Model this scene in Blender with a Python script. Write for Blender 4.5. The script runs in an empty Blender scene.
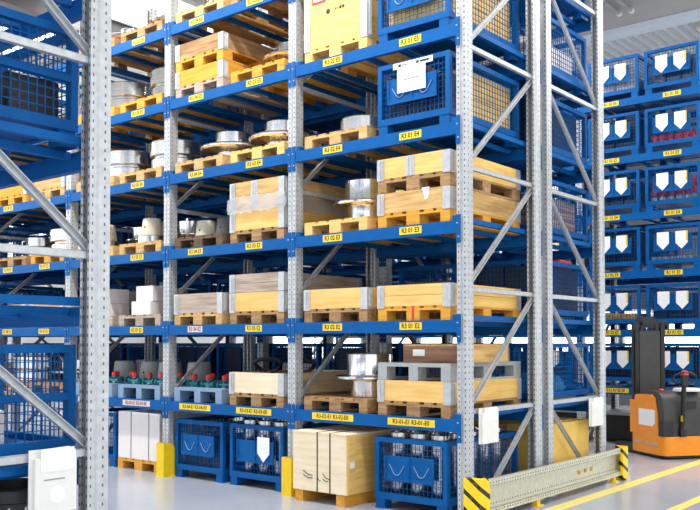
import bpy, math, random
from mathutils import Vector, Matrix
R = random.Random(7)
SC = bpy.context.scene
COL = SC.collection
PI = math.pi

# ------------------------------------------------------------------ camera
F_PX, YAW, PITCH = 877.4, 0.6851, 0.0273
cam_d = bpy.data.cameras.new('camera')
cam_d.sensor_width = 36.0
cam_d.lens = F_PX / 700 * 36
cam_d.shift_y = 63.5 / 700
cam_d.clip_start = 0.05
cam = bpy.data.objects.new('camera', cam_d)
COL.objects.link(cam)
cam.location = (4.061, -6.505, 1.538)
_f = Vector((-math.sin(YAW) * math.cos(PITCH), math.cos(YAW) * math.cos(PITCH), math.sin(PITCH)))
cam.rotation_euler = _f.to_track_quat('-Z', 'Y').to_euler()
SC.camera = cam

# ------------------------------------------------------------------ world, light, exposure
W = bpy.data.worlds.new('world')
SC.world = W
W.use_nodes = True
W.node_tree.nodes['Background'].inputs[0].default_value = (0.93, 0.97, 1.0, 1)
W.node_tree.nodes['Background'].inputs[1].default_value = 0.95
vs = SC.view_settings
vs.view_transform = 'Standard'
vs.look = 'None'
vs.gamma = 1.0
vs.use_curve_mapping = False
vs.exposure = 0.92


def area(name, loc, rot, sx, sy, power, col=(1, 0.97, 0.92)):
    l = bpy.data.lights.new(name, 'AREA')
    l.shape = 'RECTANGLE'
    l.size = sx
    l.size_y = sy
    l.energy = power
    l.color = col
    o = bpy.data.objects.new(name, l)
    COL.objects.link(o)
    o.location = loc
    o.rotation_euler = rot
    return o


CEIL = 7.5
# light of the ceiling luminaires over the aisles (fixtures are built further down)
LUM = [(-8.0, -1.8), (-4.4, -1.8), (-0.8, -1.8), (2.2, -1.8), (2.2, 1.9), (2.2, 5.2), (-3.0, 4.6), (2.2, 8.4), (2, 12), (4.6, 11.2), (-12.5, 1.5)]  # last but one added out of view to brighten the rear beam and deck
for (lx, ly) in LUM:
    area('luminaire_light', (lx, ly, CEIL - 0.14), (0, 0, 0), 1.5, 0.25, 62 if lx > 1 else 125)


# ------------------------------------------------------------------ materials
def srgb(r, g, b):
    def c(v):
        v /= 255.0
        return v / 12.92 if v <= 0.04045 else ((v + 0.055) / 1.055) ** 2.4
    return (c(r), c(g), c(b), 1)


class NT:
    def __init__(s, name):
        s.m = bpy.data.materials.new(name)
        s.m.use_nodes = True
        s.t = s.m.node_tree
        s.b = s.t.nodes['Principled BSDF']

    def n(s, typ, **kw):
        nd = s.t.nodes.new(typ)
        for k, v in kw.items():
            setattr(nd, k, v)
        return nd

    def l(s, a, b):
        s.t.links.new(a, b)

    def math(s, op, a, b=None):
        nd = s.n('ShaderNodeMath', operation=op)
        for i, v in enumerate((a, b)):
            if v is None:
                continue
            if isinstance(v, (int, float)):
                nd.inputs[i].default_value = v
            else:
                s.l(v, nd.inputs[i])
        return nd.outputs[0]

    def mix(s, fac, a, b):
        nd = s.n('ShaderNodeMix', data_type='RGBA')
        for i, v in ((0, fac), (6, a), (7, b)):
            if isinstance(v, (int, float, tuple)):
                nd.inputs[i].default_value = v
            else:
                s.l(v, nd.inputs[i])
        return nd.outputs[2]

    def noise(s, scale, detail=4, vec=None, stretch=None, out='Fac'):
        tc = s.n('ShaderNodeTexCoord')
        mp = s.n('ShaderNodeMapping')
        s.l(tc.outputs['Object'], mp.inputs[0])
        if stretch:
            mp.inputs['Scale'].default_value = stretch
        oi = s.n('ShaderNodeObjectInfo')
        ad = s.n('ShaderNodeVectorMath', operation='ADD')
        sc = s.n('ShaderNodeVectorMath', operation='SCALE')
        cb = s.n('ShaderNodeCombineXYZ')
        for i in range(3):
            s.l(oi.outputs['Random'], cb.inputs[i])
        s.l(cb.outputs[0], sc.inputs[0])
        sc.inputs['Scale'].default_value = 37.0
        s.l(mp.outputs[0], ad.inputs[0])
        s.l(sc.outputs[0], ad.inputs[1])
        nz = s.n('ShaderNodeTexNoise')
        nz.inputs['Scale'].default_value = scale
        nz.inputs['Detail'].default_value = detail
        s.l(ad.outputs[0], nz.inputs['Vector'])
        return nz.outputs[out]

    def ramp(s, fac, stops):
        r = s.n('ShaderNodeValToRGB')
        e = r.color_ramp.elements
        while len(e) < len(stops):
            e.new(0.5)
        for el, (p, c) in zip(e, stops):
            el.position = p
            el.color = c
        s.l(fac, r.inputs[0])
        return r.outputs[0]

    def set(s, col=None, rough=None, metal=None, spec=None):
        if col is not None:
            if isinstance(col, tuple):
                s.b.inputs['Base Color'].default_value = col
            else:
                s.l(col, s.b.inputs['Base Color'])
        if rough is not None:
            if isinstance(rough, (int, float)):
                s.b.inputs['Roughness'].default_value = rough
            else:
                s.l(rough, s.b.inputs['Roughness'])
        if metal is not None:
            s.b.inputs['Metallic'].default_value = metal
        if spec is not None:
            s.b.inputs['Specular IOR Level'].default_value = spec
        return s

    def bump(s, h, strength=0.2, dist=0.01):
        b = s.n('ShaderNodeBump')
        b.inputs['Strength'].default_value = strength
        b.inputs['Distance'].default_value = dist
        s.l(h, b.inputs['Height'])
        s.l(b.outputs[0], s.b.inputs['Normal'])
        return s


def scale_c(c, k):
    return (c[0] * k, c[1] * k, c[2] * k, 1)


def paint(name, c, rough=0.4, var=0.18, metal=0.0, sc=9, spec=0.5):
    t = NT(name)
    nz = t.noise(sc, 5)
    t.set(t.ramp(nz, [(0.3, scale_c(c, 1 - var)), (0.7, scale_c(c, 1 + var * 0.6))]), rough, metal, spec)
    return t.m


def wood(name, c, dark, axis=0, rough=0.72):
    t = NT(name)
    st = [9, 9, 9]
    st[axis] = 0.9
    nz = t.noise(3.0, 6, stretch=tuple(st))
    n2 = t.noise(2.3, 3)
    a = t.ramp(nz, [(0.32, dark), (0.62, c)])
    col = t.mix(t.math('MULTIPLY', n2, 0.28), a, scale_c(c, 0.72))
    t.set(col, rough, spec=0.25)
    t.bump(nz, 0.15, 0.004)
    return t.m


def galv(name, perf=False, base=(206, 209, 212)):
    t = NT(name)
    c = srgb(*base)
    nz = t.noise(22, 5)
    col = t.ramp(nz, [(0.3, scale_c(c, 0.78)), (0.72, c)])
    if perf:
        tc = t.n('ShaderNodeTexCoord')
        sp = t.n('ShaderNodeSeparateXYZ')
        t.l(tc.outputs['Object'], sp.inputs[0])
        sn = t.n('ShaderNodeSeparateXYZ')
        t.l(tc.outputs['Normal'], sn.inputs[0])
        fr = t.math('FRACT', t.math('DIVIDE', t.math('ADD', sp.outputs[2], 20.0), 0.05))
        zz = t.math('LESS_THAN', t.math('ABSOLUTE', t.math('SUBTRACT', fr, 0.5)), 0.17)
        fx = t.math('LESS_THAN', t.math('ABSOLUTE', t.math('SUBTRACT', t.math('ABSOLUTE', sp.outputs[0]), 0.031)), 0.006)
        sy = t.math('LESS_THAN', t.math('ABSOLUTE', t.math('SUBTRACT', sp.outputs[1], 0.034)), 0.005)
        sy2 = t.math('LESS_THAN', t.math('ABSOLUTE', t.math('SUBTRACT', sp.outputs[1], 0.104)), 0.004)
        isf = t.math('GREATER_THAN', t.math('ABSOLUTE', sn.outputs[1]), 0.8)
        iss = t.math('GREATER_THAN', t.math('ABSOLUTE', sn.outputs[0]), 0.8)
        h = t.math('ADD', t.math('MULTIPLY', isf, fx), t.math('MULTIPLY', iss, t.math('ADD', sy, sy2)))
        h = t.math('MINIMUM', t.math('MULTIPLY', h, zz), 1.0)
        col = t.mix(h, col, (0.12, 0.122, 0.13, 1))
    t.set(col, 0.42, 0.35, 0.5)
    return t.m


BLUE = srgb(4, 90, 160)
M = {}
M['blue'] = paint('blue_rack_paint', BLUE, 0.5, 0.10, spec=0.14)
M['crate_blue'] = paint('blue_crate_paint', srgb(6, 88, 156), 0.55, 0.14, spec=0.14)
M['galv'] = galv('galvanized_steel')
M['galv_perf'] = galv('perforated_galvanized_steel', True)
M['barrier'] = galv('barrier_steel', False, (226, 224, 206))
PINE = (srgb(240, 200, 120), srgb(212, 165, 84))
M['pine'] = wood('yellow_pine', srgb(246, 206, 132), srgb(236, 186, 104))
M['pine_y'] = wood('yellow_pine_lengthwise', srgb(244, 202, 120), srgb(226, 176, 92), 1)
M['gold'] = wood('golden_pine', srgb(232, 172, 72), srgb(214, 148, 52))
M['gold_y'] = wood('golden_pine_lengthwise', srgb(226, 164, 64), srgb(202, 138, 46), 1)
M['tan'] = wood('tan_pine', srgb(226, 188, 128), srgb(186, 142, 84))
M['tan_y'] = wood('tan_pine_lengthwise', srgb(220, 180, 118), srgb(176, 134, 78), 1)
M['brown'] = wood('weathered_brown_wood', srgb(190, 152, 108), srgb(138, 102, 66))
M['brown_y'] = wood('weathered_brown_wood_lengthwise', srgb(186, 148, 104), srgb(132, 98, 64), 1)
M['greyw'] = wood('grey_weathered_wood', srgb(200, 182, 166), srgb(156, 136, 120))
M['greyw_y'] = wood('grey_weathered_wood_lengthwise', srgb(190, 172, 156), srgb(146, 126, 110), 1)
M['pale'] = wood('pale_birch_wood', srgb(250, 234, 204), srgb(240, 218, 182))
M['pale_y'] = wood('pale_birch_wood_lengthwise', srgb(236, 208, 160), srgb(214, 180, 130), 1)
M['dkw'] = wood('dark_stained_wood', srgb(120, 98, 78), srgb(74, 58, 46))
M['dkw_y'] = wood('dark_stained_wood_lengthwise', srgb(116, 94, 74), srgb(70, 56, 44), 1)
M['redw'] = wood('reddish_brown_wood', srgb(170, 128, 104), srgb(128, 92, 72))
M['card'] = paint('cardboard', srgb(252, 208, 108), 0.8, 0.12, sc=4)
M['card_w'] = paint('white_cardboard', srgb(236, 230, 228), 0.7, 0.04, sc=3)
M['paper'] = paint('white_paper', srgb(246, 246, 246), 0.6, 0.02)
M['white'] = paint('white_plastic', srgb(238, 238, 232), 0.45, 0.04)
M['grey_pl'] = paint('grey_plastic', srgb(168, 172, 172), 0.5, 0.10)
M['dgrey_pl'] = paint('dark_grey_plastic', srgb(92, 97, 102), 0.5, 0.12)
M['cream_pl'] = paint('cream_plastic', srgb(226, 220, 200), 0.5, 0.06)
M['bluegrey'] = paint('blue_grey_plastic', srgb(128, 156, 184), 0.5, 0.10)
M['black'] = paint('black_plastic', srgb(28, 28, 30), 0.45, 0.25)
M['yellow'] = paint('yellow_paint', srgb(246, 206, 16), 0.4, 0.06)
M['label_y'] = paint('yellow_sticker', srgb(252, 214, 36), 0.45, 0.04)
M['label_w'] = paint('faded_sticker', srgb(232, 206, 200), 0.5, 0.04)
M['orange'] = paint('orange_paint', srgb(250, 150, 24), 0.32, 0.05)
M['red'] = paint('red_plastic', srgb(224, 52, 40), 0.4, 0.12)
M['teal'] = paint('teal_paint', srgb(34, 118, 128), 0.4, 0.2)
M['ink'] = paint('black_ink', srgb(24, 22, 20), 0.6, 0.1)
M['ink_grey'] = paint('grey_ink', srgb(150, 150, 156), 0.6, 0.05)
M['navy'] = paint('navy_plastic', srgb(22, 40, 76), 0.5, 0.2)
M['bluefilm'] = paint('light_blue_film', srgb(70, 150, 210), 0.25, 0.35, sc=14)
M['wheel'] = paint('dark_rubber', srgb(34, 34, 36), 0.7, 0.15)


def steel(name, base, rough, streak=60):
    t = NT(name)
    nz = t.noise(2.0, 5, stretch=(2, 2, streak))
    c = srgb(*base)
    t.set(t.ramp(nz, [(0.3, scale_c(c, 0.84)), (0.7, c)]), rough, 0.95)
    t.bump(nz, 0.03, 0.003)
    return t.m


M['steel'] = steel('machined_steel', (232, 232, 232), 0.14)
M['steel_m'] = steel('matt_cast_steel', (214, 214, 212), 0.2)
M['steel_r'] = steel('polished_roller_steel', (190, 192, 196), 0.18, 2)
M['steel_d'] = steel('dark_steel', (96, 98, 102), 0.42)


def hazard():
    t = NT('yellow_black_hazard_stripes')
    tc = t.n('ShaderNodeTexCoord')
    sp = t.n('ShaderNodeSeparateXYZ')
    t.l(tc.outputs['Object'], sp.inputs[0])
    u = t.math('ADD', t.math('SUBTRACT', sp.outputs[2], 0.0), t.math('ADD', t.math('MULTIPLY', sp.outputs[0], 0.75), t.math('MULTIPLY', sp.outputs[1], 0.55)))
    fr = t.math('FRACT', t.math('DIVIDE', t.math('ADD', u, 10.045), 0.15))
    k = t.math('LESS_THAN', fr, 0.3)
    t.set(t.mix(k, srgb(252, 212, 10), srgb(28, 26, 22)), 0.4)
    return t.m


M['hazard'] = hazard()


def floor_mat():
    t = NT('polished_grey_floor')
    nz = t.noise(1.1, 6)
    n2 = t.noise(14, 4)
    a = t.ramp(nz, [(0.3, srgb(164, 170, 182)), (0.7, srgb(178, 183, 193))])
    col = t.mix(t.math('MULTIPLY', n2, 0.08), a, srgb(150, 154, 160))
    t.set(col, t.math('ADD', t.math('MULTIPLY', n2, 0.08), 0.16), 0.0, 0.5)
    return t.m


M['floor'] = floor_mat()
M['line'] = paint('yellow_floor_line', srgb(244, 224, 124), 0.4, 0.08, sc=20)
M['concrete'] = paint('grey_concrete_soffit', srgb(186, 182, 176), 0.85, 0.06, sc=2)
M['cream'] = paint('cream_ceiling', srgb(228, 224, 208), 0.85, 0.04, sc=2)
M['deck'] = paint('white_corrugated_deck', srgb(222, 224, 226), 0.6, 0.03)
M['beamlight'] = paint('light_blue_steel_beam', srgb(226, 234, 244), 0.5, 0.04)
M['wall'] = paint('white_wall', srgb(232, 232, 230), 0.8, 0.03, sc=2)
M['wall_grey'] = paint('grey_wall', srgb(104, 107, 112), 0.85, 0.04, sc=2)
M['beam_dark'] = paint('dark_grey_steel_beam', srgb(104, 100, 98), 0.6, 0.08)


def emis(name, col, s):
    t = NT(name)
    t.set((0.8, 0.8, 0.8, 1), 0.5)
    t.b.inputs['Emission Color'].default_value = col
    t.b.inputs['Emission Strength'].default_value = s
    return t.m


M['lamp'] = emis('lamp_diffuser', (1, 0.98, 0.94, 1), 6.0)
M['daylight'] = emis('daylit_glazing', (0.95, 0.98, 1, 1), 2.2)


def film():
    t = NT('clear_wrapping_film')
    t.set((0.62, 0.64, 0.67, 1), 0.22, 0, 0.6)
    t.b.inputs['Alpha'].default_value = 0.5
    nz = t.noise(9, 6)
    t.bump(nz, 0.9, 0.03)
    return t.m


M['film'] = film()


# ------------------------------------------------------------------ mesh helpers
class MB:
    def __init__(s):
        s.v, s.f, s.mi, s.mats = [], [], [], []

    def mat(s, m):
        m = M[m] if isinstance(m, str) else m
        if m not in s.mats:
            s.mats.append(m)
        return s.mats.index(m)

    def add(s, vs_, fs, m):
        k = len(s.v)
        i = s.mat(m)
        s.v += [tuple(p) for p in vs_]
        for f in fs:
            s.f.append(tuple(k + a for a in f))
            s.mi.append(i)

    def box(s, x0, x1, y0, y1, z0, z1, m):
        s.add([(x0, y0, z0), (x1, y0, z0), (x1, y1, z0), (x0, y1, z0), (x0, y0, z1), (x1, y0, z1), (x1, y1, z1), (x0, y1, z1)],
              [(0, 3, 2, 1), (4, 5, 6, 7), (0, 1, 5, 4), (1, 2, 6, 5), (2, 3, 7, 6), (3, 0, 4, 7)], m)
        return s

    def cbox(s, x0, x1, y0, y1, z0, z1, b, m):
        """box with chamfered vertical edges and top rim"""
        def ring(i, z):
            return [(x0 + i + b, y0 + i, z), (x1 - i - b, y0 + i, z), (x1 - i, y0 + i + b, z), (x1 - i, y1 - i - b, z),
                    (x1 - i - b, y1 - i, z), (x0 + i + b, y1 - i, z), (x0 + i, y1 - i - b, z), (x0 + i, y0 + i + b, z)]
        v = ring(0, z0) + ring(0, z1 - b) + ring(b * 0.7, z1)
        f = [tuple(range(7, -1, -1)), tuple(range(16, 24))]
        for a in (0, 8):
            for i in range(8):
                j = (i + 1) % 8
                f.append((a + i, a + j, a + 8 + j, a + 8 + i))
        s.add(v, f, m)
        return s

    def lathe(s, prof, m, seg=28, c=(0, 0, 0), axis='z'):
        v, f = [], []
        n = len(prof)
        for k in range(seg):
            a = 2 * PI * k / seg
            for (r, z) in prof:
                p = (r * math.cos(a), r * math.sin(a), z)
                if axis == 'y':
                    p = (p[0], p[2], -p[1])
                elif axis == 'x':
                    p = (p[2], p[1], -p[0])
                v.append((p[0] + c[0], p[1] + c[1], p[2] + c[2]))
        for k in range(seg):
            k2 = (k + 1) % seg
            for i in range(n - 1):
                f.append((k * n + i, k2 * n + i, k2 * n + i + 1, k * n + i + 1))
        s.add(v, f, m)
        return s

    def tube(s, pts, r, m, seg=8):
        pts = [Vector(p) for p in pts]
        v, f = [], []
        up0 = None
        for i, p in enumerate(pts):
            d = (pts[min(i + 1, len(pts) - 1)] - pts[max(i - 1, 0)]).normalized()
            if up0 is None:
                up0 = Vector((0, 0, 1)) if abs(d.z) < 0.9 else Vector((1, 0, 0))
            x = d.cross(up0).normalized()
            y = x.cross(d).normalized()
            up0 = y
            for k in range(seg):
                a = 2 * PI * k / seg
                v.append(p + x * (r * math.cos(a)) + y * (r * math.sin(a)))
        for i in range(len(pts) - 1):
            for k in range(seg):
                k2 = (k + 1) % seg
                f.append((i * seg + k, i * seg + k2, (i + 1) * seg + k2, (i + 1) * seg + k))
        f.append(tuple(range(seg - 1, -1, -1)))
        f.append(tuple((len(pts) - 1) * seg + k for k in range(seg)))
        s.add(v, f, m)
        return s

    def prism(s, poly, a0, a1, m, axis='y'):
        """polygon in the plane normal to axis, extruded a0..a1"""
        n = len(poly)
        def P(u, w, a):
            return {'y': (u, a, w), 'x': (a, u, w), 'z': (u, w, a)}[axis]
        v = [P(u, w, a0) for u, w in poly] + [P(u, w, a1) for u, w in poly]
        f = [tuple(range(n)), tuple(range(2 * n - 1, n - 1, -1))]
        for i in range(n):
            j = (i + 1) % n
            f.append((i, n + i, n + j, j))
        s.add(v, f, m)
        return s

    def mesh(s, name, smooth=False, fix=True):
        me = bpy.data.meshes.new(name)
        me.from_pydata(s.v, [], s.f)
        for m in s.mats:
            me.materials.append(m)
        me.polygons.foreach_set('material_index', s.mi)
        me.update()
        if fix:
            import bmesh
            bm = bmesh.new()
            bm.from_mesh(me)
            bmesh.ops.recalc_face_normals(bm, faces=bm.faces)
            bm.to_mesh(me)
            bm.free()
        if smooth:
            for p in me.polygons:
                p.use_smooth = True
            me.set_sharp_from_angle(angle=math.radians(35))
        return me


def E(name, loc, label, cat, group=None, rz=0.0):
    o = bpy.data.objects.new(name, None)
    o.empty_display_size = 0.05
    COL.objects.link(o)
    o.location = loc
    o.rotation_euler = (0, 0, rz)
    o['label'] = label
    o['category'] = cat
    if group:
        o['group'] = group
    return o


def P(name, me, parent, loc=(0, 0, 0), rot=(0, 0, 0), label=None):
    o = bpy.data.objects.new(name, me)
    COL.objects.link(o)
    o.parent = parent
    o.location = loc
    o.rotation_euler = rot
    if label:
        o['label'] = label
    return o


def T(name, me, loc, label, cat, group=None, rz=0.0, rot=None):
    o = bpy.data.objects.new(name, me)
    COL.objects.link(o)
    o.location = loc
    o.rotation_euler = rot if rot else (0, 0, rz)
    o['label'] = label
    o['category'] = cat
    if group:
        o['group'] = group
    return o


def S(name, me, parent=None, loc=(0, 0, 0), kind='structure'):
    o = bpy.data.objects.new(name, me)
    COL.objects.link(o)
    o.location = loc
    if parent:
        o.parent = parent
    else:
        o['kind'] = kind
    return o


CACHE = {}


def cached(key, fn):
    if key not in CACHE:
        CACHE[key] = fn()
    return CACHE[key]


def bx(dx, dy, dz, m):
    """shared box mesh: x centred, y from 0, z from 0"""
    return cached(('bx', round(dx, 4), round(dy, 4), round(dz, 4), m), lambda: MB().box(-dx / 2, dx / 2, 0, dy, 0, dz, m).mesh('board'))


# text -> flat mesh data
def text_polys(txt, size):
    cu = bpy.data.curves.new('t', 'FONT')
    cu.body = txt
    cu.size = size
    cu.align_x = 'CENTER'
    cu.align_y = 'CENTER'
    cu.resolution_u = 2
    cu.offset = size * 0.02
    ob = bpy.data.objects.new('t', cu)
    COL.objects.link(ob)
    dg = bpy.context.evaluated_depsgraph_get()
    me = ob.evaluated_get(dg).to_mesh()
    v = [tuple(p.co) for p in me.vertices]
    f = [tuple(p.vertices) for p in me.polygons]
    ob.evaluated_get(dg).to_mesh_clear()
    bpy.data.objects.remove(ob)
    bpy.data.curves.remove(cu)
    return v, f


def label_mesh(txt, w, h, size, plate='label_y', sx=1.0):
    def make():
        b = MB()
        b.box(-w / 2, w / 2, -0.002, 0, -h / 2, h / 2, plate)
        v, f = text_polys(txt, size)
        b.add([(x * sx, -0.0032, y) for (x, y, z) in v], f, 'ink')
        return b.mesh('location_label', fix=False)
    return cached(('lab', txt, w, plate), make)


# ------------------------------------------------------------------ setting
XL, XR, YF, YB = -17.0, 9.0, -12.0, 14.5
S('floor', MB().box(XL, XR, YF, YB, -0.2, 0, 'floor').mesh('floor'))
YBM = 9.45
S('ceiling', MB().box(XL, XR, YF, YBM, CEIL, CEIL + 0.25, 'concrete').mesh('ceiling'))
S('wall_back', MB().box(XL, XR, YB, YB + 0.2, 0, 8.2, 'wall_grey').mesh('wall_back'))
S('wall_left', MB().box(XL - 0.2, XL, YF, YB, 0, 8.2, 'wall').mesh('wall_left'))
S('wall_right', MB().box(XR, XR + 0.2, 7.0, YB, 0, 8.2, 'wall').mesh('wall_right'))
S('trim_1', MB().box(XL, XR, YBM, YBM + 0.35, CEIL - 0.1, CEIL + 0.5, 'beamlight').mesh('trim_1'))


def deck():
    prof = []
    x = XL
    while x < XR:
        prof += [(x, 7.88), (x + 0.07, 7.88), (x + 0.10, 7.80), (x + 0.17, 7.80), (x + 0.20, 7.88)]
        x += 0.20
    b = MB()
    n = len(prof)
    v = [(u, YBM + 0.35, z) for u, z in prof] + [(u, YB, z) for u, z in prof]
    b.add(v, [(i, i + 1, n + i + 1, n + i) for i in range(n - 1)], 'deck')
    return b.mesh('roof_deck', fix=False)


dk = S('ceiling_deck', deck())
sky = MB().box(-1.35, 1.6, 10.55, 13.4, 7.55, 7.78, 'cream').mesh('skylight_curb')
P('skylight_curb', sky, dk)
P('skylight_pane', MB().box(-0.8, 1.3, 11.0, 13.0, 7.535, 7.55, 'cream').mesh('skylight_pane'), dk)
# cream suspended panels and dark girders over the far end of the picking aisle
for i, (x0, x1, y0, y1) in enumerate([(-16.5, -9.6, -1.5, 9.2), (-9.3, -6.6, 1.0, 9.2)]):
    S('ceiling_panel', MB().box(x0, x1, y0, y1, CEIL - 0.06, CEIL - 0.002, 'cream').mesh('ceiling_panel'))
for i, (x0, x1, y0, y1) in enumerate([(-9.2, -7.6, 1.6, 5.0), (-12.5, -9.9, 0.8, 3.0)]):
    sk = S('window_%d' % (i + 20), MB().box(x0, x1, y0, y1, CEIL - 0.075, CEIL - 0.064, 'daylight').mesh('skylight'))
    fr = MB()
    for xx in (x0 - .06, x1):
        fr.box(xx, xx + .06, y0 - .06, y1 + .06, CEIL - 0.12, CEIL - 0.064, 'white')
    for yy in (y0 - .06, y1):
        fr.box(x0, x1, yy, yy + .06, CEIL - 0.12, CEIL - 0.064, 'white')
    P('window_frame', fr.mesh('window_frame'), sk)
S('trim_2', MB().box(-9.6, -9.3, -6, 9.2, CEIL - 0.4, CEIL - 0.002, 'beam_dark').mesh('trim_2'))
S('trim_3', MB().box(-16.5, -9.7, 3.1, 3.5, CEIL - 0.35, CEIL - 0.065, 'beam_dark').mesh('trim_3'))


# window band in the left wall
for i, y in enumerate((-10.5, -7.5, -4.5, -1.5, 1.5, 4.5, 7.5, 10.5)):
    w = S('window_%d' % (i + 1), MB().box(XL + 0.001, XL + 0.03, y - 1.3, y + 1.3, 3.6, 6.8, 'daylight').mesh('window'))
    fr = MB()
    for a in (-1.34, -0.03, 1.28):
        fr.box(XL + 0.001, XL + 0.06, y + a, y + a + 0.06, 3.55, 6.85, 'white')
    for z in (3.55, 5.17, 6.8):
        fr.box(XL + 0.001, XL + 0.06, y - 1.34, y + 1.34, z, z + 0.06, 'white')
    P('window_frame', fr.mesh('window_frame'), w)

for i in range(6):
    xw = -14.5 + i * 4.0
    w = S('window_%d' % (i + 9), MB().box(xw - 1.85, xw + 1.85, YB - 0.03, YB - 0.001, 1.05, 2.3, 'daylight').mesh('window'))
    fr = MB()
    for a in (-1.9, -0.03, 1.84):
        fr.box(xw + a, xw + a + 0.06, YB - 0.06, YB - 0.001, 1.0, 2.35, 'white')
    for z in (1.0, 2.3):
        fr.box(xw - 1.9, xw + 1.9, YB - 0.06, YB - 0.001, z, z + 0.05, 'white')
    P('window_frame', fr.mesh('window_frame'), w)

# luminaires
lum_me = MB().box(-0.8, 0.8, -0.16, 0.16, -0.08, 0, 'white').mesh('housing')
dif_me = MB().box(-0.76, 0.76, -0.13, 0.13, -0.1, -0.08, 'lamp').mesh('diffuser')
for (lx, ly) in LUM:
    zc = CEIL if ly < YBM else 7.79
    if lx < -9.65 or (-9.3 < lx < -6.6 and 2.0 < ly < 9.2):
        zc = CEIL - 0.06
    t = E('ceiling_luminaire', (lx, ly, zc), 'long white ceiling luminaire mounted under the hall roof', 'ceiling lamp', 'ceiling luminaires')
    P('housing', lum_me, t)
    P('diffuser', dif_me, t)

# floor lines
S('floor_line', MB().box(0.30, 0.44, -3.4, 6.0, 0, 0.002, 'line').mesh('floor_line'))
S('floor_line', MB().box(1.18, 1.29, -3.4, 13.0, 0, 0.002, 'line').mesh('floor_line'))

# ------------------------------------------------------------------ racks
L1Z, SZ = 0.866, 0.87
def LV(k):
    return 0.0 if k == 0 else L1Z + SZ * (k - 1)


XS = [0.0, -2.017, -4.0, -6.0, -8.0, -10.0]
ZT = 7.0
UPO = [(-.05, 0), (-.016, 0), (-.010, .012), (.010, .012), (.016, 0), (.05, 0), (.05, .072), (.041, .082), (.041, .122), (.022, .122),
       (.022, .118), (.037, .118), (.037, .080), (.046, .070), (.046, .004), (.018, .004), (.012, .016), (-.012, .016), (-.018, .004), (-.046, .004),
       (-.046, .070), (-.037, .080), (-.037, .118), (-.022, .118), (-.022, .122), (-.041, .122), (-.041, .082), (-.05, .072)]


def upright_mesh(zt):
    b = MB()
    b.prism([(u, w) for u, w in UPO], 0.006, zt, 'galv_perf', 'z')
    b.f = b.f[2:]
    b.mi = b.mi[2:]
    b.box(-0.07, 0.07, -0.01, 0.14, 0, 0.006, 'galv')
    return b.mesh('upright')




def brace_mesh(dy, dz, opened):
    """C channel from (0,0,0) to (0,dy,dz) in the YZ plane"""
    L = math.hypot(dy, dz)
    h, t, d = 0.021, 0.004, 0.016
    b = MB()
    wx = -d if opened else d - t
    b.box(wx, wx + t, 0, L, -h, h, 'galv')
    b.box(-d, d, 0, L, -h, -h + t, 'galv')
    b.box(-d, d, 0, L, h - t, h, 'galv')
    a = math.atan2(dz, dy)
    ca, sa = math.cos(a), math.sin(a)
    b.v = [(x, y * ca - z * sa, y * sa + z * ca) for x, y, z in b.v]
    return b.mesh('brace')


def beam_mesh(L):
    b = MB()
    # box beam with a stepped inner ledge, front face at y = -0.006
    b.prism([(-.006, -.11), (.044, -.11), (.044, -.028), (.03, -.028), (.03, 0), (-.006, 0)], -L / 2, L / 2, 'blue', 'x')
    return b.mesh('beam')


CONN = MB().box(-.021, .021, -.011, -.002, -.2, .05, 'blue').box(-.017, -.002, -.014, -.011, -.03, -.02, 'galv').box(-.004, .012, -.014, -.011, -.15, -.14, 'galv').mesh('connector')


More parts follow.
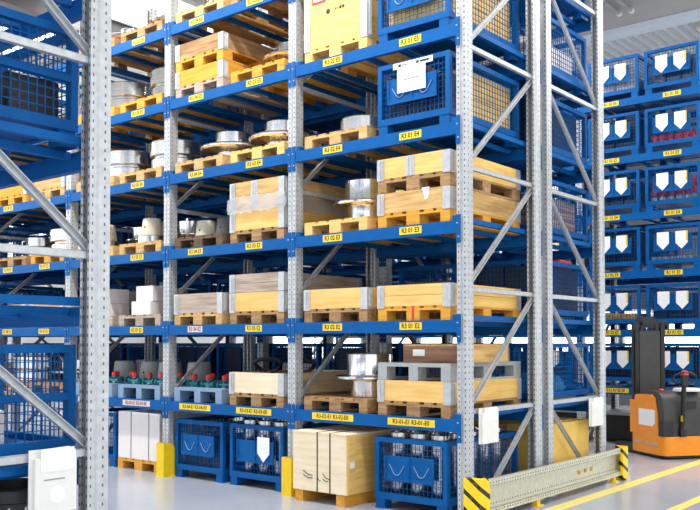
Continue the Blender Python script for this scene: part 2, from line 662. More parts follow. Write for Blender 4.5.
def rack(name, label, yf, yr, xs, levels, label_fn=None, h0=0.93, hs=1.0767, diag='up_back', front_dir=-1, nlab_bays=5, guides=True, zt=ZT):
    UPM = cached(('up', zt), lambda: upright_mesh(zt))
    t = E(name, ((xs[0] + xs[-1]) / 2, (yf + yr) / 2, 0), label, 'pallet rack')
    ox, oy = t.location.x, t.location.y
    D = yr - yf
    for x in xs:
        P('upright', UPM, t, (x - ox, yf - oy, 0))
        P('upright', UPM, t, (x - ox, yr - oy, 0), (0, 0, PI))
        y0, y1 = yf + 0.1, yr - 0.1
        n = int((zt - h0) / hs) + 1
        for k in range(-1, n):
            h = h0 + hs * k
            if k >= 0:
                P('brace', cached(('br', D, 'h'), lambda: brace_mesh(y1 - y0, 0, False)), t, (x - ox, y0 - oy, h))
            if k < n - 1 and h + hs < zt:
                zlo = 0.06 if k < 0 else 0.035
                if diag == 'up_back':
                    P('brace', cached(('br', D, 'u', k < 0), lambda: brace_mesh(y1 - y0, hs - zlo - 0.035, True)), t, (x - ox, y0 - oy, h + zlo))
                else:
                    P('brace', cached(('br', D, 'd', k < 0), lambda: brace_mesh(-(y1 - y0), hs - zlo - 0.035, True)), t, (x - ox, y1 - oy, h + zlo))
    for i in range(len(xs) - 1):
        xa, xb = xs[i], xs[i + 1]
        L = xa - xb - 0.1
        bm = cached(('beam', round(L, 3)), lambda: beam_mesh(L))
        xc = (xa + xb) / 2
        for k in levels:
            z = LV(k)
            f = P('beam', bm, t, (xc - ox, yf - oy, z))
            P('connector', CONN, f, (xa - 0.029 - xc, 0, 0))
            P('connector', CONN, f, (xb + 0.029 - xc, 0, 0))
            r = P('beam', bm, t, (xc - ox, yr - oy, z), (0, 0, PI))
            P('connector', CONN, r, (xa - 0.029 - xc, 0, 0))
            P('connector', CONN, r, (xb + 0.029 - xc, 0, 0))
            # flush cross bars that carry the pallets
            cb = cached(('cross', D), lambda: MB().box(-.02, .02, .05, D - .05, -.045, -.001, 'blue').mesh('cross_bar'))
            for s in (0.54, 1.47):
                for dx in (-.27, .27):
                    P('cross_bar', cb, t, (xa - s + dx - ox, yf - oy, z))
            if guides:
                gr = cached(('guide', D), lambda: MB().box(-.022, .022, .005, D - .005, 0, .045, 'blue').mesh('guide_rail'))
                for gx in (xa - 0.079, xb + 0.079):
                    P('guide_rail', gr, t, (gx - ox, yf - oy, z))
            if label_fn and i < nlab_bays:
                for j, s in enumerate((0.54, 1.47)):
                    lm = label_fn(i, j, k)
                    if lm:
                        P('location_label', lm, f, (xa - s - xc, -.0065, -.05))
    return t


def main_label(i, j, k):
    n = 2 * i + j + 1
    if k == 1:
        return label_mesh('R3-%02d-E1 R3-%02d-E0' % (n, n), 0.52, 0.066, 0.058, 'label_w' if i == 2 else 'label_y', 0.9)
    if k == 2 and (i, j) == (1, 1):
        return label_mesh('R3 %02d E2' % n, 0.245, 0.068, 0.064, 'label_w', 0.86)
    return label_mesh('R3 %02d E%d' % (n, k), 0.245, 0.068, 0.064, 'label_y', 0.86)


def far_label(i, j, k):
    n = 2 * i + j + 1
    if k == 1:
        return label_mesh('R1 %02d E1 R1 %02d E0' % (n, n), 0.5, 0.066, 0.058, 'label_y', 0.86)
    return label_mesh('R1 %02d E%d' % (n, k), 0.26, 0.068, 0.064, 'label_y', 0.86)


Y1R = 1.39
Y2F, Y2R = 1.53, 2.93
YFAR = 6.3
rack('pallet_rack', 'tall blue-beamed pallet rack holding wooden boxes and steel parts on pallets', 0.0, Y1R, XS, range(1, 7), main_label, zt=6.3)
rack('pallet_rack', 'pallet rack standing back to back behind the wooden-box rack, holding blue mesh crates', Y2F, Y2R, XS, range(1, 7), None, diag='down_back', zt=6.3)
rack('pallet_rack', 'pallet rack with rows of blue mesh crates behind the orange stacker', YFAR, YFAR + 1.4, [0.2, -1.8, -3.8, -5.8, -7.8], range(1, 7), far_label, guides=False, zt=5.4)
YNR = -3.655
rack('pallet_rack', 'pallet rack end frame across the aisle with a white document pouch on its brace', YNR - 1.4, YNR, [0.0, -2.0, -4.0], range(1, 7), None, h0=0.955, hs=1.05, diag='down_back')

# ------------------------------------------------------------------ goods builders
PH = 0.133


def pallet(loc, label, m='tan', rz=0.0, stripe=False, PL=1.28):
    mx, my = m, m + '_y'
    t = E('wooden_pallet', loc, label, 'pallet', 'wooden pallets on the racks', rz)
    if my not in M:
        my = mx
    for x in (-.35, 0, .35):
        P('bottom_board', bx(.1 if x else .145, PL, .02, my), t, (x, 0, 0))
        for y in (0, PL / 2 - .0725, PL - .145):
            P('block', bx(.1 if x else .145, .145, .073, mx), t, (x, y, .02))
    for y in (0, PL / 2 - .0725, PL - .145):
        P('cross_board', bx(.8, .145, .019, mx), t, (0, y, .093))
    for x, w in ((-.3275, .145), (-.17, .1), (0, .145), (.17, .1), (.3275, .145)):
        P('deck_board', bx(w, PL, .021, my), t, (x, 0, .112))
    if stripe:
        P('painted_stripe', MB().box(-.012, .012, -.002, 0, .002, .131, 'red').mesh('painted_stripe'), t, label='red painted stripe')
    return t


def plastic_pallet(loc, label, m='bluegrey'):
    t = E('plastic_pallet', loc, label, 'pallet', None)
    def deckm():
        b = MB()
        b.box(-.4, .4, 0, 1.28, .125, .16, m)
        return b.mesh('deck')
    P('deck', cached(('pd', m), deckm), t)
    for x in (-.35, 0, .35):
        P('runner', bx(.1, 1.28, .018, m), t, (x, 0, 0))
        for y in (0, .57, 1.14):
            P('foot', bx(.1, .14, .107, m), t, (x, y, .018))
    return t


HINGE = None


def hinge_mesh(h, tab=.016):
    def make():
        b = MB()
        b.box(-.006, .075, -.006, -.002, -tab, h - .004, 'galv')
        b.box(-.006, -.002, -.002, .075, -tab, h - .004, 'galv')
        b.tube([(.03, -.008, .01), (.03, -.008, h - .02)], .006, 'galv', 6)
        b.tube([(.055, -.008, .01), (.055, -.008, h - .02)], .006, 'galv', 6)
        return b.mesh('corner_hinge')
    return cached(('hinge', round(h, 3), tab), make)


def mid_hinge(h):
    return cached(('mh', round(h, 3)), lambda: MB().box(-.05, .05, -.004, 0, .0, h - .004, 'galv').tube([(-.02, -.006, .01), (-.02, -.006, h - .02)], .006, 'galv', 6).tube([(.02, -.006, .01), (.02, -.006, h - .02)], .006, 'galv', 6).mesh('middle_hinge'))


def collar(loc, label, m='pine', h=0.2, rows=1, mid=False, rows_m=None, front=None, d=1.28, tab=.016):
    t = E('pallet_collar', loc, label, 'wooden box', 'wooden pallet collars')
    tk = .024
    hh = h / rows
    for r in range(rows):
        mm = rows_m[r] if rows_m else m
        my = mm + '_y' if mm + '_y' in M else mm
        g = .002 if rows > 1 else 0
        P('board', bx(.8 - 2 * .001, tk, hh - .002 - g, mm), t, (0, 0.001, r * hh))
        P('board', bx(.8 - 2 * .001, tk, hh - .002 - g, mm), t, (0, d - tk - .001, r * hh))
        for s in (-1, 1):
            P('board', bx(tk, d - 2 * tk - .004, hh - .002 - g, my), t, (s * (.4 - tk / 2 - .001), tk + .002, r * hh))
    hm = hinge_mesh(h, tab)
    P('corner_hinge', hm, t, (-.4, 0, 0))
    P('corner_hinge', hm, t, (.4, 0, 0), (0, 0, PI / 2))
    P('corner_hinge', hm, t, (.4, d, 0), (0, 0, PI))
    P('corner_hinge', hm, t, (-.4, d, 0), (0, 0, -PI / 2))
    if mid:
        P('middle_hinge', mid_hinge(h), t, (-.03, 0, 0))
    return t


CW, CD, CH = .80, 1.28, .66


def crate_meshes(cm):
    def frame():
        b = MB()
        p = .045
        for x in (-CW / 2, CW / 2 - p):
            for y in (0, CD - p):
                b.box(x, x + p, y, y + p, .09, CH, cm)
        for z in (.09, CH - p):
            for y in (0, CD - p):
                b.box(-CW / 2 + p, CW / 2 - p, y, y + p, z, z + p + (.015 if z < .2 else 0), cm)
            for x in (-CW / 2, CW / 2 - p):
                b.box(x, x + p, p, CD - p, z, z + p + (.015 if z < .2 else 0), cm)
        b.box(-CW / 2 + p, CW / 2 - p, p, CD - p, .1, .112, cm)
        return b.mesh('frame')

    def foot():
        b = MB()
        b.box(-.05, .05, 0, .1, 0, .09, cm)
        b.box(-.06, .06, -.004, .11, .0, .012, cm)
        return b.mesh('foot')

    def wires(n, L, wz0, wz1):
        b = MB()
        w = .0026
        for i in range(1, n):
            x = -L / 2 + L * i / n
            b.box(x - w, x + w, -w, w, wz0, wz1, cm)
        k = int((wz1 - wz0) / .05)
        for j in range(1, k):
            z = wz0 + (wz1 - wz0) * j / k
            b.box(-L / 2, L / 2, -w + .004, w + .004, z - w, z + w, cm)
        return b.mesh('wire_panel')

    def plate():
        b = MB()
        b.box(-.27, .27, -.012, -.004, .27, .50, cm)
        for x in (-.135, .135):
            b.box(x - .125, x + .125, -.02, -.012, .27, .30, cm)
        for x in (-.265, 0, .265):
            b.box(x - .008, x + .008, -.022, -.012, .27, .5, cm)
        return b.mesh('card_holder')

    def chev():
        b = MB()
        for x in (0,):
            b.tube([(x - .085, -.017, .42), (x - .03, -.017, .335), (x, -.017, .322), (x + .03, -.017, .335), (x + .085, -.017, .42)], .004, 'bluegrey', 6)
        return b.mesh('card_clip')
    return dict(frame=frame(), foot=foot(), wf=wires(16, CW - .08, .15, CH - .04), ws=wires(24, CD - .08, .15, CH - .04), plate=plate(), chev=chev())


CRM = crate_meshes('crate_blue')


def pent(x):
    b = MB()
    b.prism([(x - .088, .545), (x - .088, .375), (x, .285), (x + .088, .375), (x + .088, .545)], -.026, -.0235, 'paper', 'y')
    return b.mesh('card')


PENT = {-1: pent(-.135), 1: pent(.135)}
CORNER_Y = MB().box(.2, .224, -.0275, -.026, .40, .545, 'label_y').mesh('card_tab')


def crate(loc, label, cards=0, plate=True, group='blue mesh crates', rz=0.0, midrail=False, cardtab=False):
    t = E('mesh_crate', loc, label, 'mesh crate', group, rz)
    P('frame', CRM['frame'], t)
    for x in (-CW / 2 + .06, CW / 2 - .06):
        for y in (.004, CD - .114):
            P('foot', CRM['foot'], t, (x, y, 0))
    P('wire_panel', CRM['wf'], t, (0, .022, 0))
    P('wire_panel', CRM['wf'], t, (0, CD - .022, 0), (0, 0, PI))
    P('wire_panel', CRM['ws'], t, (-CW / 2 + .022, CD / 2, 0), (0, 0, -PI / 2))
    P('wire_panel', CRM['ws'], t, (CW / 2 - .022, CD / 2, 0), (0, 0, PI / 2))
    if midrail:
        P('middle_rail', cached('mr', lambda: MB().box(CW / 2 - .044, CW / 2, .046, CD - .046, .36, .40, 'crate_blue').mesh('middle_rail')), t)
    if plate:
        pl = P('card_holder', CRM['plate'], t)
        if cards == 0:
            P('card_clip', CRM['chev'], pl, (-.135, 0, 0))
            P('card_clip', CRM['chev'], pl, (.135, 0, 0))
        if cards in (1, 2):
            c = P('card', PENT[1], pl, label='white pointed card')
        if cards == 2:
            P('card', PENT[-1], pl, label='white pointed card')
            if cardtab:
                P('card_tab', CORNER_Y, pl, label='yellow tab')
    return t


FZ = .113   # crate floor height above its feet


def lathe_thing(key, prof, m, seg=40):
    return cached(('lt', key, m), lambda: MB().lathe(prof, m, seg).mesh(key, True))


def wheel_prof(kind):
    if kind == 'hub':        # low disc with a tall hub on top
        return [(0, 0), (.17, 0), (.17, .10), (.20, .12), (.33, .12), (.345, .135), (.345, .15), (.33, .165), (.21, .165), (.19, .18), (.19, .30), (.17, .31), (.11, .31), (.11, .25), (0, .25)]
    if kind == 'drum':       # tall drum with flange at mid height
        return [(0, 0), (.20, 0), (.20, .15), (.21, .17), (.34, .175), (.35, .185), (.35, .20), (.34, .21), (.235, .215), (.23, .23), (.23, .42), (.22, .43), (.17, .43), (.17, .3), (0, .3)]
    if kind == 'ring':       # two thick rings with a groove between
        return [(0, 0), (.33, 0), (.345, .01), (.345, .13), (.33, .14), (.31, .145), (.31, .165), (.355, .17), (.365, .18), (.365, .33), (.35, .345), (.24, .345), (.22, .33), (.22, .2), (0, .2)]
    if kind == 'flat':       # low plate ring
        return [(0, 0), (.20, 0), (.21, .01), (.21, .11), (.2, .12), (.13, .12), (.12, .11), (.12, .06), (0, .06)]
    if kind == 'flange':     # wide dished flange with a short hub
        return [(0, 0), (.19, 0), (.20, .06), (.35, .085), (.365, .095), (.365, .115), (.35, .125), (.26, .135), (.17, .145), (.16, .16), (.16, .245), (.145, .255), (.09, .255), (.09, .2), (0, .2)]


def steel_part(kind, loc, label, m='steel', s=1.0):
    me = lathe_thing('steel_' + kind, wheel_prof(kind), m, 48)
    loc = (loc[0], loc[1], loc[2] + .002)
    o = T({'hub': 'steel_hub', 'drum': 'steel_drum', 'ring': 'steel_ring', 'flat': 'steel_ring', 'flange': 'steel_flange'}[kind], me, loc, label, 'steel part', 'machined steel parts')
    if s != 1.0:
        o.scale = s if isinstance(s, tuple) else (s, s, s)
    return o


def bucket(loc, label, m='white', s=1.0):
    prof = [(0, .0), (.135, 0), (.14, .01), (.115, .21), (.105, .22), (0, .22)]
    t = E('plastic_bucket', (loc[0], loc[1], loc[2] + .003), label, 'bucket', 'upturned plastic buckets')
    o = P('shell', lathe_thing('cap', prof, m, 28), t)
    o.scale = (s, s, s)
    p2 = P('plug', cached('plug', lambda: MB().lathe([(0, 0), (.012, 0), (.012, .006), (0, .006)], 'ink', 10, axis='y').mesh('plug')), t, (0.02 * s, -.132 * s, .1 * s))
    p2.scale = (s, s, s)
    return t


def valve(loc, label, rz=0):
    t = E('valve', loc, label, 'valve', 'valves on grey pallets', rz)
    t.scale = (.78, .78, .78)
    P('body', cached('vb', lambda: MB().lathe([(0, 0), (.045, 0), (.05, .02), (.03, .04), (.03, .09), (.05, .1), (.05, .115), (0, .115)], 'teal', 16).tube([(-.11, 0, .05), (.11, 0, .05)], .03, 'teal', 12).tube([(-.125, 0, .05), (-.105, 0, .05)], .05, 'teal', 14).tube([(.105, 0, .05), (.125, 0, .05)], .05, 'teal', 14).mesh('body', True)), t)
    P('cap', cached('vc', lambda: MB().lathe([(0, .115), (.042, .115), (.046, .13), (.046, .17), (.036, .185), (0, .188)], 'red', 16).mesh('cap', True)), t, label='red cap')
    return t


def carton(loc, dx, dy, dz, label, m='card', group=None, tape=True, rz=0, cat='carton'):
    t = E('carton', loc, label, cat, group, rz)
    P('body', cached(('cb', dx, dy, dz, m), lambda: MB().cbox(-dx / 2, dx / 2, 0, dy, 0, dz, .006, m).mesh('body')), t)
    if tape:
        P('tape', cached(('ct', dx, dy, dz), lambda: MB().box(-.025, .025, -.0015, 0, dz - .08, dz, 'tan').box(-.025, .025, 0, dy, dz, dz + .0015, 'tan').mesh('tape')), t)
    return t


def tag_of(bay, s, k):
    n = 2 * bay + (1 if s == 'b' else 2)
    return 'R3 %02d E%d' % (n, k)


def sx(bay, s):
    return XS[bay] - (.54 if s == 'b' else 1.47)


PF = 0.03
EPS = 0.0008
# ------------------------------------------------------------------ bay 1 of the main rack (right-hand bay)
def spot(bay, s, k, dy=0.0, dz=0.0):
    e = EPS * (1 if dz < .01 else 2 if dz < .2 else 3 if dz < .4 else 4)
    return (sx(bay, s), PF + dy, LV(k) + dz + (e if k or dz else 0))


# E5 left: tall pine box; E5 right: crate of cartons
pallet(spot(0, 'a', 5), 'pine pallet under the tall yellow box stamped with a small logo', 'pine')
bigb = collar(spot(0, 'a', 5, 0, PH), 'tall pine box of stacked boards with a stamped logo, above label R3 02 E5', 'pine', .62, 3)
st = MB()
st.lathe([(0, 0), (.028, 0), (.028, .002), (0, .002)], 'ink', 8, (-.09, -.0005, .34), 'y')
for (x0, x1, z0, z1) in ((.0, .008, .335, .36), (.02, .045, .344, .35), (.058, .085, .333, .362), (.095, .12, .335, .362)):
    st.box(x0, x1, -.003, 0, z0, z1, 'ink')
P('stamp', st.mesh('stamp', fix=False), bigb, label='small black printed logo')
stk = MB().box(-.3, -.12, -.003, 0, .445, .60, 'red').box(-.28, -.15, -.0045, -.003, .47, .60, 'paper').box(-.12, .12, -.003, 0, .5, .60, 'paper')
P('sticker', stk.mesh('sticker'), bigb, label='white shipping sticker with a red border')

crate(spot(0, 'b', 5), 'blue mesh crate packed with tan cartons, on the shelf above label R3 01 E5')
crate(spot(0, 'b', 4), 'blue mesh crate with a white sheet over its holder, above label R3 01 E4', 0)
sheet = T('paper_sheet', cached('sheet', lambda: MB().box(-.155, .16, -.026, -.0235, .36, .62, 'paper').box(-.2, .24, -.028, -.026, .585, .64, 'paper').box(-.14, -.11, -.0295, -.028, .6, .625, 'ink').box(-.1, -.02, -.0295, -.028, .605, .62, 'ink_grey').box(.06, .09, -.0295, -.028, .6, .625, 'ink').box(.1, .2, -.0295, -.028, .603, .622, 'ink').box(-.08, .09, -.0275, -.026, .47, .482, 'ink_grey').mesh('paper_sheet')), spot(0, 'b', 4), 'white paper sheet taped on the front of the blue mesh crate', 'paper')
for k in (4, 5):
    for iy in range(4):
        for iz in range(2):
            for ix in range(2):
                if k == 4 and iy == 0:
                    continue
                carton((sx(0, 'b') - .165 + ix * .33, PF + .07 + iy * .29, LV(k) + FZ + iz * .245), .32, .286, .24, 'tan carton packed in the mesh crate above label R3 01 E%d' % k, 'card', 'cartons in the mesh crates', False)
for ix in range(3):
    for iz in range(2):
        carton((sx(0, 'b') - .22 + ix * .22, PF + .07, LV(4) + FZ + iz * .2), .21, .25, .195, 'black box at the front of the mesh crate above label R3 01 E4', 'black', 'black boxes in the mesh crate', False, cat='box')

pallet(spot(0, 'a', 4), 'tan pallet carrying two bare steel rings, above label R3 02 E4', 'tan')
steel_part('flat', (sx(0, 'a') + .14, .34, LV(4) + PH), 'low pale steel ring on the pallet beside the paper-fronted mesh crate', 'steel_m', 1.2)
steel_part('flange', (sx(0, 'a') - .12, .9, LV(4) + PH), 'steel flange on the pallet beside the upright, next to the low pale ring', 'steel', .8)

pallet(spot(0, 'a', 3), 'tan pallet carrying a single steel hub wheel, above label R3 02 E3', 'pine')
steel_part('drum', (sx(0, 'a') + .04, .5, LV(3) + PH), 'bright steel hub wheel on the pallet above label R3 02 E3', 'steel', 1.0)
pallet(spot(0, 'b', 3), 'golden pallet under the scuffed brown box of a two-box stack', 'gold')
collar(spot(0, 'b', 3, 0, PH), 'scuffed brown box with torn paper, lower of the stack above label R3 01 E3', 'tan', .19)
pallet(spot(0, 'b', 3, 0, PH + .19), 'dark brown pallet between the two stacked wooden boxes', 'brown')
collar(spot(0, 'b', 3, 0, 2 * PH + .19), 'yellow pine box with a steel hinge mid-front, topmost of its stack', 'pine', .19, mid=True)
T('paper_scrap', MB().prism([(0, .2), (.085, .2), (.07, .1), (.035, .085), (.02, .15)], -.003, -.001, 'paper', 'y').mesh('paper_scrap'), (sx(0, 'b') + .1, PF, LV(3) + PH), 'torn white paper stuck on the scuffed brown box', 'paper')

pallet(spot(0, 'a', 2), 'dark brown pallet under the single-board yellow box above label R3 02 E2', 'brown')
collar(spot(0, 'a', 2, 0, PH), 'single-board yellow pine box above label R3 02 E2', 'pine', .195)
pallet(spot(0, 'b', 2), 'golden pallet with a red painted stripe on its middle block', 'gold', stripe=True)
collar(spot(0, 'b', 2, 0, PH), 'two-board orange pine box on the pallet with a red stripe', 'pine', .20, 2)
pallet(spot(0, 'a', 1), 'worn grey-brown pallet carrying the big flanged steel drum', 'brown')
steel_part('drum', (sx(0, 'a') + .13, .42, LV(1) + PH), 'big shiny flanged steel drum on the worn pallet above the plywood crate', 'steel', 1.0)
collar((sx(0, 'a') - .0, PF + 1.25 + .35, LV(1) + .0), 'long pine box lying behind the flanged drum', 'gold', .3, 1) if False else None
pallet(spot(0, 'b', 1), 'brown pallet under the knotty pine box that carries a grey plastic pallet', 'brown')
collar(spot(0, 'b', 1, 0, PH), 'knotty orange pine box under the grey plastic pallet', 'pine', .19, 1)
plastic_pallet(spot(0, 'b', 1, 0, PH + .19), 'grey plastic pallet stacked on the knotty pine box', 'grey_pl')
bb = E('wooden_box', (sx(0, 'b') + .13, PF + .1, LV(1) + PH + .19 + .165), 'low reddish-brown wooden box with a white sticker, on the grey plastic pallet', 'wooden box')
P('front_board', bx(.62, .022, .15, 'redw'), bb)
P('back_board', bx(.62, .022, .15, 'redw'), bb, (0, .85, 0))
for s in (-1, 1):
    P('side_board', bx(.022, .828, .15, 'tan_y'), bb, (s * .299, .022, 0))
P('lid', bx(.62, .872, .018, 'tan_y'), bb, (0, 0, .15))
P('sticker', MB().box(-.2, -.07, -.002, 0, .06, .12, 'paper').mesh('sticker'), bb, label='white paper sticker')

# ground of bay 1: plywood crate and crate of rollers
wc = E('plywood_crate', (-1.495, -.17, 0), 'pale plywood crate with dark straps on wooden skids, on the floor', 'wooden crate')
WX, WD, WH = .67, 1.06, .665
for x in (-.26, .26):
    P('skid', bx(.1, WD, .11, 'gold_y'), wc, (x, 0, 0))
P('body', MB().box(-WX / 2, WX / 2, 0, WD, .11, WH, 'pale').mesh('body'), wc)
for z0, z1 in ((.115, .30), (.305, .66)):
    P('front_panel', bx(WX - .004, .006, z1 - z0, 'pale'), wc, (0, -.006, z0))
P('side_panel', bx(.006, WD - .02, .54, 'pine_y'), wc, (WX / 2 + .003, .01, .115))
P('side_batten', bx(.012, .09, .54, 'pine_y'), wc, (WX / 2 + .012, .02, .115))
P('side_batten', bx(.012, .09, .54, 'pine_y'), wc, (WX / 2 + .012, WD - .11, .115))
P('lid', bx(WX + .02, WD + .01, .012, 'pale'), wc, (0, -.008, WH))
for x in (-.02, .14):
    P('strap', MB().box(-.007, .007, -.0085, -.006, .11, WH + .013, 'black').box(-.007, .007, -.0085, WD, WH + .0125, WH + .015, 'black').mesh('strap'), wc, (x, 0, 0), label='dark strap')
mk = MB()
for (x0, z0, x1, z1) in ((-.2, .3, -.08, .26), (-.2, .26, -.08, .235), (-.02, .25, .02, .22), (.05, .29, .13, .24), (.05, .24, .12, .22)):
    mk.tube([(x0, -.007, z0), ((x0 + x1) / 2, -.007, (z0 + z1) / 2 - .01), (x1, -.007, z1)], .004, 'ink', 5)
P('stencil_mark', mk.mesh('stencil_mark'), wc, label='black brushed marks')
P('sticker', MB().box(WX / 2 + .018, WX / 2 + .02, .03, .1, .36, .42, 'paper').mesh('sticker'), wc)

crate((sx(0, 'b') - .03, .02, 0), 'blue mesh crate on the floor full of upright steel rollers, under label R3-01-E1', 0)
for ix in range(3):
    for iy in range(5):
        rl = steel_prof = lathe_thing('roller', [(0, 0), (.085, 0), (.088, .01), (.088, .50), (.097, .505), (.097, .53), (.088, .535), (.086, .585), (.08, .59), (.06, .59), (.055, .57), (0, .57)], 'steel_r', 28)
        T('steel_roller', rl, (sx(0, 'b') - .03 - .23 + ix * .23, .02 + .16 + iy * .235, .114), 'upright steel roller in the floor crate under label R3-01-E1', 'roller', 'rollers in the floor crates')

# ------------------------------------------------------------------ bay 2
pallet(spot(1, 'a', 6), 'brown pallet with dark castings on the shelf above label R3 04 E6', 'tan')
steel_part('ring', (sx(1, 'a') + .05, .5, LV(6) + PH), 'dull steel ring on the pallet above label R3 04 E6', 'steel_m', .9)
pallet(spot(1, 'b', 6), 'brown pallet with a dished flange on the shelf above label R3 03 E6', 'brown')
steel_part('flange', (sx(1, 'b') + .05, .5, LV(6) + PH), 'dished steel flange on the pallet above label R3 03 E6', 'steel')
pallet(spot(1, 'a', 5), 'grey weathered pallet at the foot of a yellow and brown box stack', 'greyw')
collar(spot(1, 'a', 5, 0, PH), 'golden yellow box, lower of the stack above label R3 04 E5', 'gold', .18)
pallet(spot(1, 'a', 5, 0, PH + .18), 'golden pallet between the golden yellow and the brown box', 'gold')
collar(spot(1, 'a', 5, 0, 2 * PH + .18), 'brown weathered box on top of the golden pallet', 'brown', .18)
pallet(spot(1, 'b', 5), 'golden pallet carrying a flanged steel hub, above label R3 03 E5', 'gold')
steel_part('hub', (sx(1, 'b') + .1, .5, LV(5) + PH), 'steel hub wheel on the golden pallet beside the box stack', 'steel')
pallet(spot(1, 'a', 4), 'tan pallet under the wide steel hub wheel above label R3 04 E4', 'tan')
steel_part('hub', (sx(1, 'a') + .08, .5, LV(4) + PH), 'wide steel hub wheel on the pallet above label R3 04 E4', 'steel', 1.12)
pallet(spot(1, 'b', 4), 'tan pallet under the steel hub wheel above label R3 03 E4', 'pine')
steel_part('hub', (sx(1, 'b') - .05, .5, LV(4) + PH), 'steel hub wheel on the pallet above label R3 03 E4', 'steel', 1.12)

pallet(spot(1, 'b', 3), 'brown pallet under the film-wrapped box stack', 'brown')
collar(spot(1, 'b', 3, 0, PH), 'yellow lower box of the film-wrapped stack above label R3 03 E3', 'pine', .22)
collar(spot(1, 'b', 3, 0, PH + .22), 'pale upper box of the film-wrapped stack with a steel hinge', 'tan', .30, mid=True, tab=-.002)


def wrap_mesh():
    b = MB()
    n = 64
    rr = random.Random(3)
    rows = 5
    v = []
    for j in range(rows):
        z = -.04 + .17 * j / (rows - 1)
        for i in range(n):
            u = i / n * 4
            s, q = int(u), u - int(u)
            c = [(-.418, -.018), (.418, -.018), (.418, 1.298), (-.418, 1.298), (-.418, -.018)]
            x = c[s][0] + (c[s + 1][0] - c[s][0]) * q
            y = c[s][1] + (c[s + 1][1] - c[s][1]) * q
            k = rr.uniform(0, .028)
            nx, ny = [(0, -1), (1, 0), (0, 1), (-1, 0)][s]
            v.append((x + nx * k, y + ny * k, z + rr.uniform(-.02, .02)))
    f = []
    for j in range(rows - 1):
        for i in range(n):
            i2 = (i + 1) % n
            f.append((j * n + i, j * n + i2, (j + 1) * n + i2, (j + 1) * n + i))
    b.add(v, f, 'film')
    return b.mesh('film', True)


T('wrapping_film', wrap_mesh(), spot(1, 'b', 3, 0, PH + .22), 'crumpled clear film wrapped around the two stacked boxes', 'plastic film')

pallet(spot(1, 'a', 3), 'dark pallet with upturned buckets above label R3 04 E3', 'dkw')
bucket((sx(1, 'a') - .22, .35, LV(3) + PH), 'cream upturned plastic bucket on the dark pallet above label R3 04 E3', 'cream_pl', .95)
bucket((sx(1, 'a') + .14, .34, LV(3) + PH), 'dark grey upturned plastic bucket on the dark pallet above label R3 04 E3', 'dgrey_pl', .95)
steel_part('flat', (sx(1, 'a') - .05, .88, LV(3) + PH), 'dark steel ring behind the upturned buckets', 'steel_d', 1.1)

pallet(spot(1, 'a', 2), 'tan pallet under the single grey-pink box above label R3 04 E2', 'tan')
collar(spot(1, 'a', 2, 0, PH), 'single-board grey-pink box above the faded white label', 'greyw', .22)
pallet(spot(1, 'b', 2), 'brown pallet under the tall two-tone box above label R3 03 E2', 'brown')
collar(spot(1, 'b', 2, 0, PH), 'yellow lower box under the two grey boards', 'pine', .2)
collar(spot(1, 'b', 2, 0, PH + .2), 'two-board grey box on the yellow box above label R3 03 E2', 'greyw', .2, 2, tab=-.002)

plastic_pallet(spot(1, 'a', 1), 'blue-grey plastic pallet with red-capped valves above label R3-04-E1', 'bluegrey')
for i, (dx, dy) in enumerate(((-.262, .18), (.0, .17), (.262, .18), (-.264, .46), (.0, .46), (.264, .46), (-.2, .75), (.15, .75))):
    valve((sx(1, 'a') + dx, PF + dy, LV(1) + .16), 'teal valve with a red cap on the blue-grey pallet above label R3-04-E1', (i % 3 - 1) * .05)
pallet(spot(1, 'b', 1), 'brown pallet under the pale box with black hoses', 'brown')
collar(spot(1, 'b', 1, 0, PH), 'pale birch box with black hoses on top, above label R3-03-E1', 'pale', .22)
inlay = T('box_lid', bx(.74, 1.13, .01, 'dkw'), (sx(1, 'b'), PF + .034, LV(1) + PH + .16), 'dark board lying inside the pale birch box', 'lid')
for i, (dx, dy, rr_) in enumerate(((-.12, .3, .17), (.2, .5, .15))):
    pts = [(math.cos(a) * rr_, .06 * math.sin(a * 2), rr_ * .5 + .02 + math.sin(a) * rr_ * .5) for a in [2 * PI * k / 20 for k in range(21)]]
    T('rubber_hose', MB().tube(pts, .022, 'black', 8).mesh('rubber_hose', True), (sx(1, 'b') + dx, PF + dy, LV(1) + PH + .172), 'coiled black rubber hose in the pale birch box', 'hose', 'hoses in the pale box')

crate((sx(1, 'a') - .02, .07, 0), 'blue mesh crate on the floor with an empty card holder, under label R3-04-E1', 0)
c2 = crate((sx(1, 'b') - .04, .07, 0), 'blue mesh crate on the floor with one white pointed card, under label R3-03-E1', 1)
for ix in range(3):
    for iy in range(4):
        T('steel_roller', CACHE[('lt', 'roller', 'steel_r')], (sx(1, 'b') - .04 - .23 + ix * .23, .07 + .16 + iy * .27, .114), 'upright steel roller in the floor crate under label R3-03-E1', 'roller', 'rollers in the floor crates')
for ix in range(3):
    carton((sx(1, 'a') - .02 - .22 + ix * .22, .15, .113), .2, .9, .32, 'navy plastic tote in the floor crate with the empty card holder', 'navy', 'navy totes', False, cat='plastic tote')

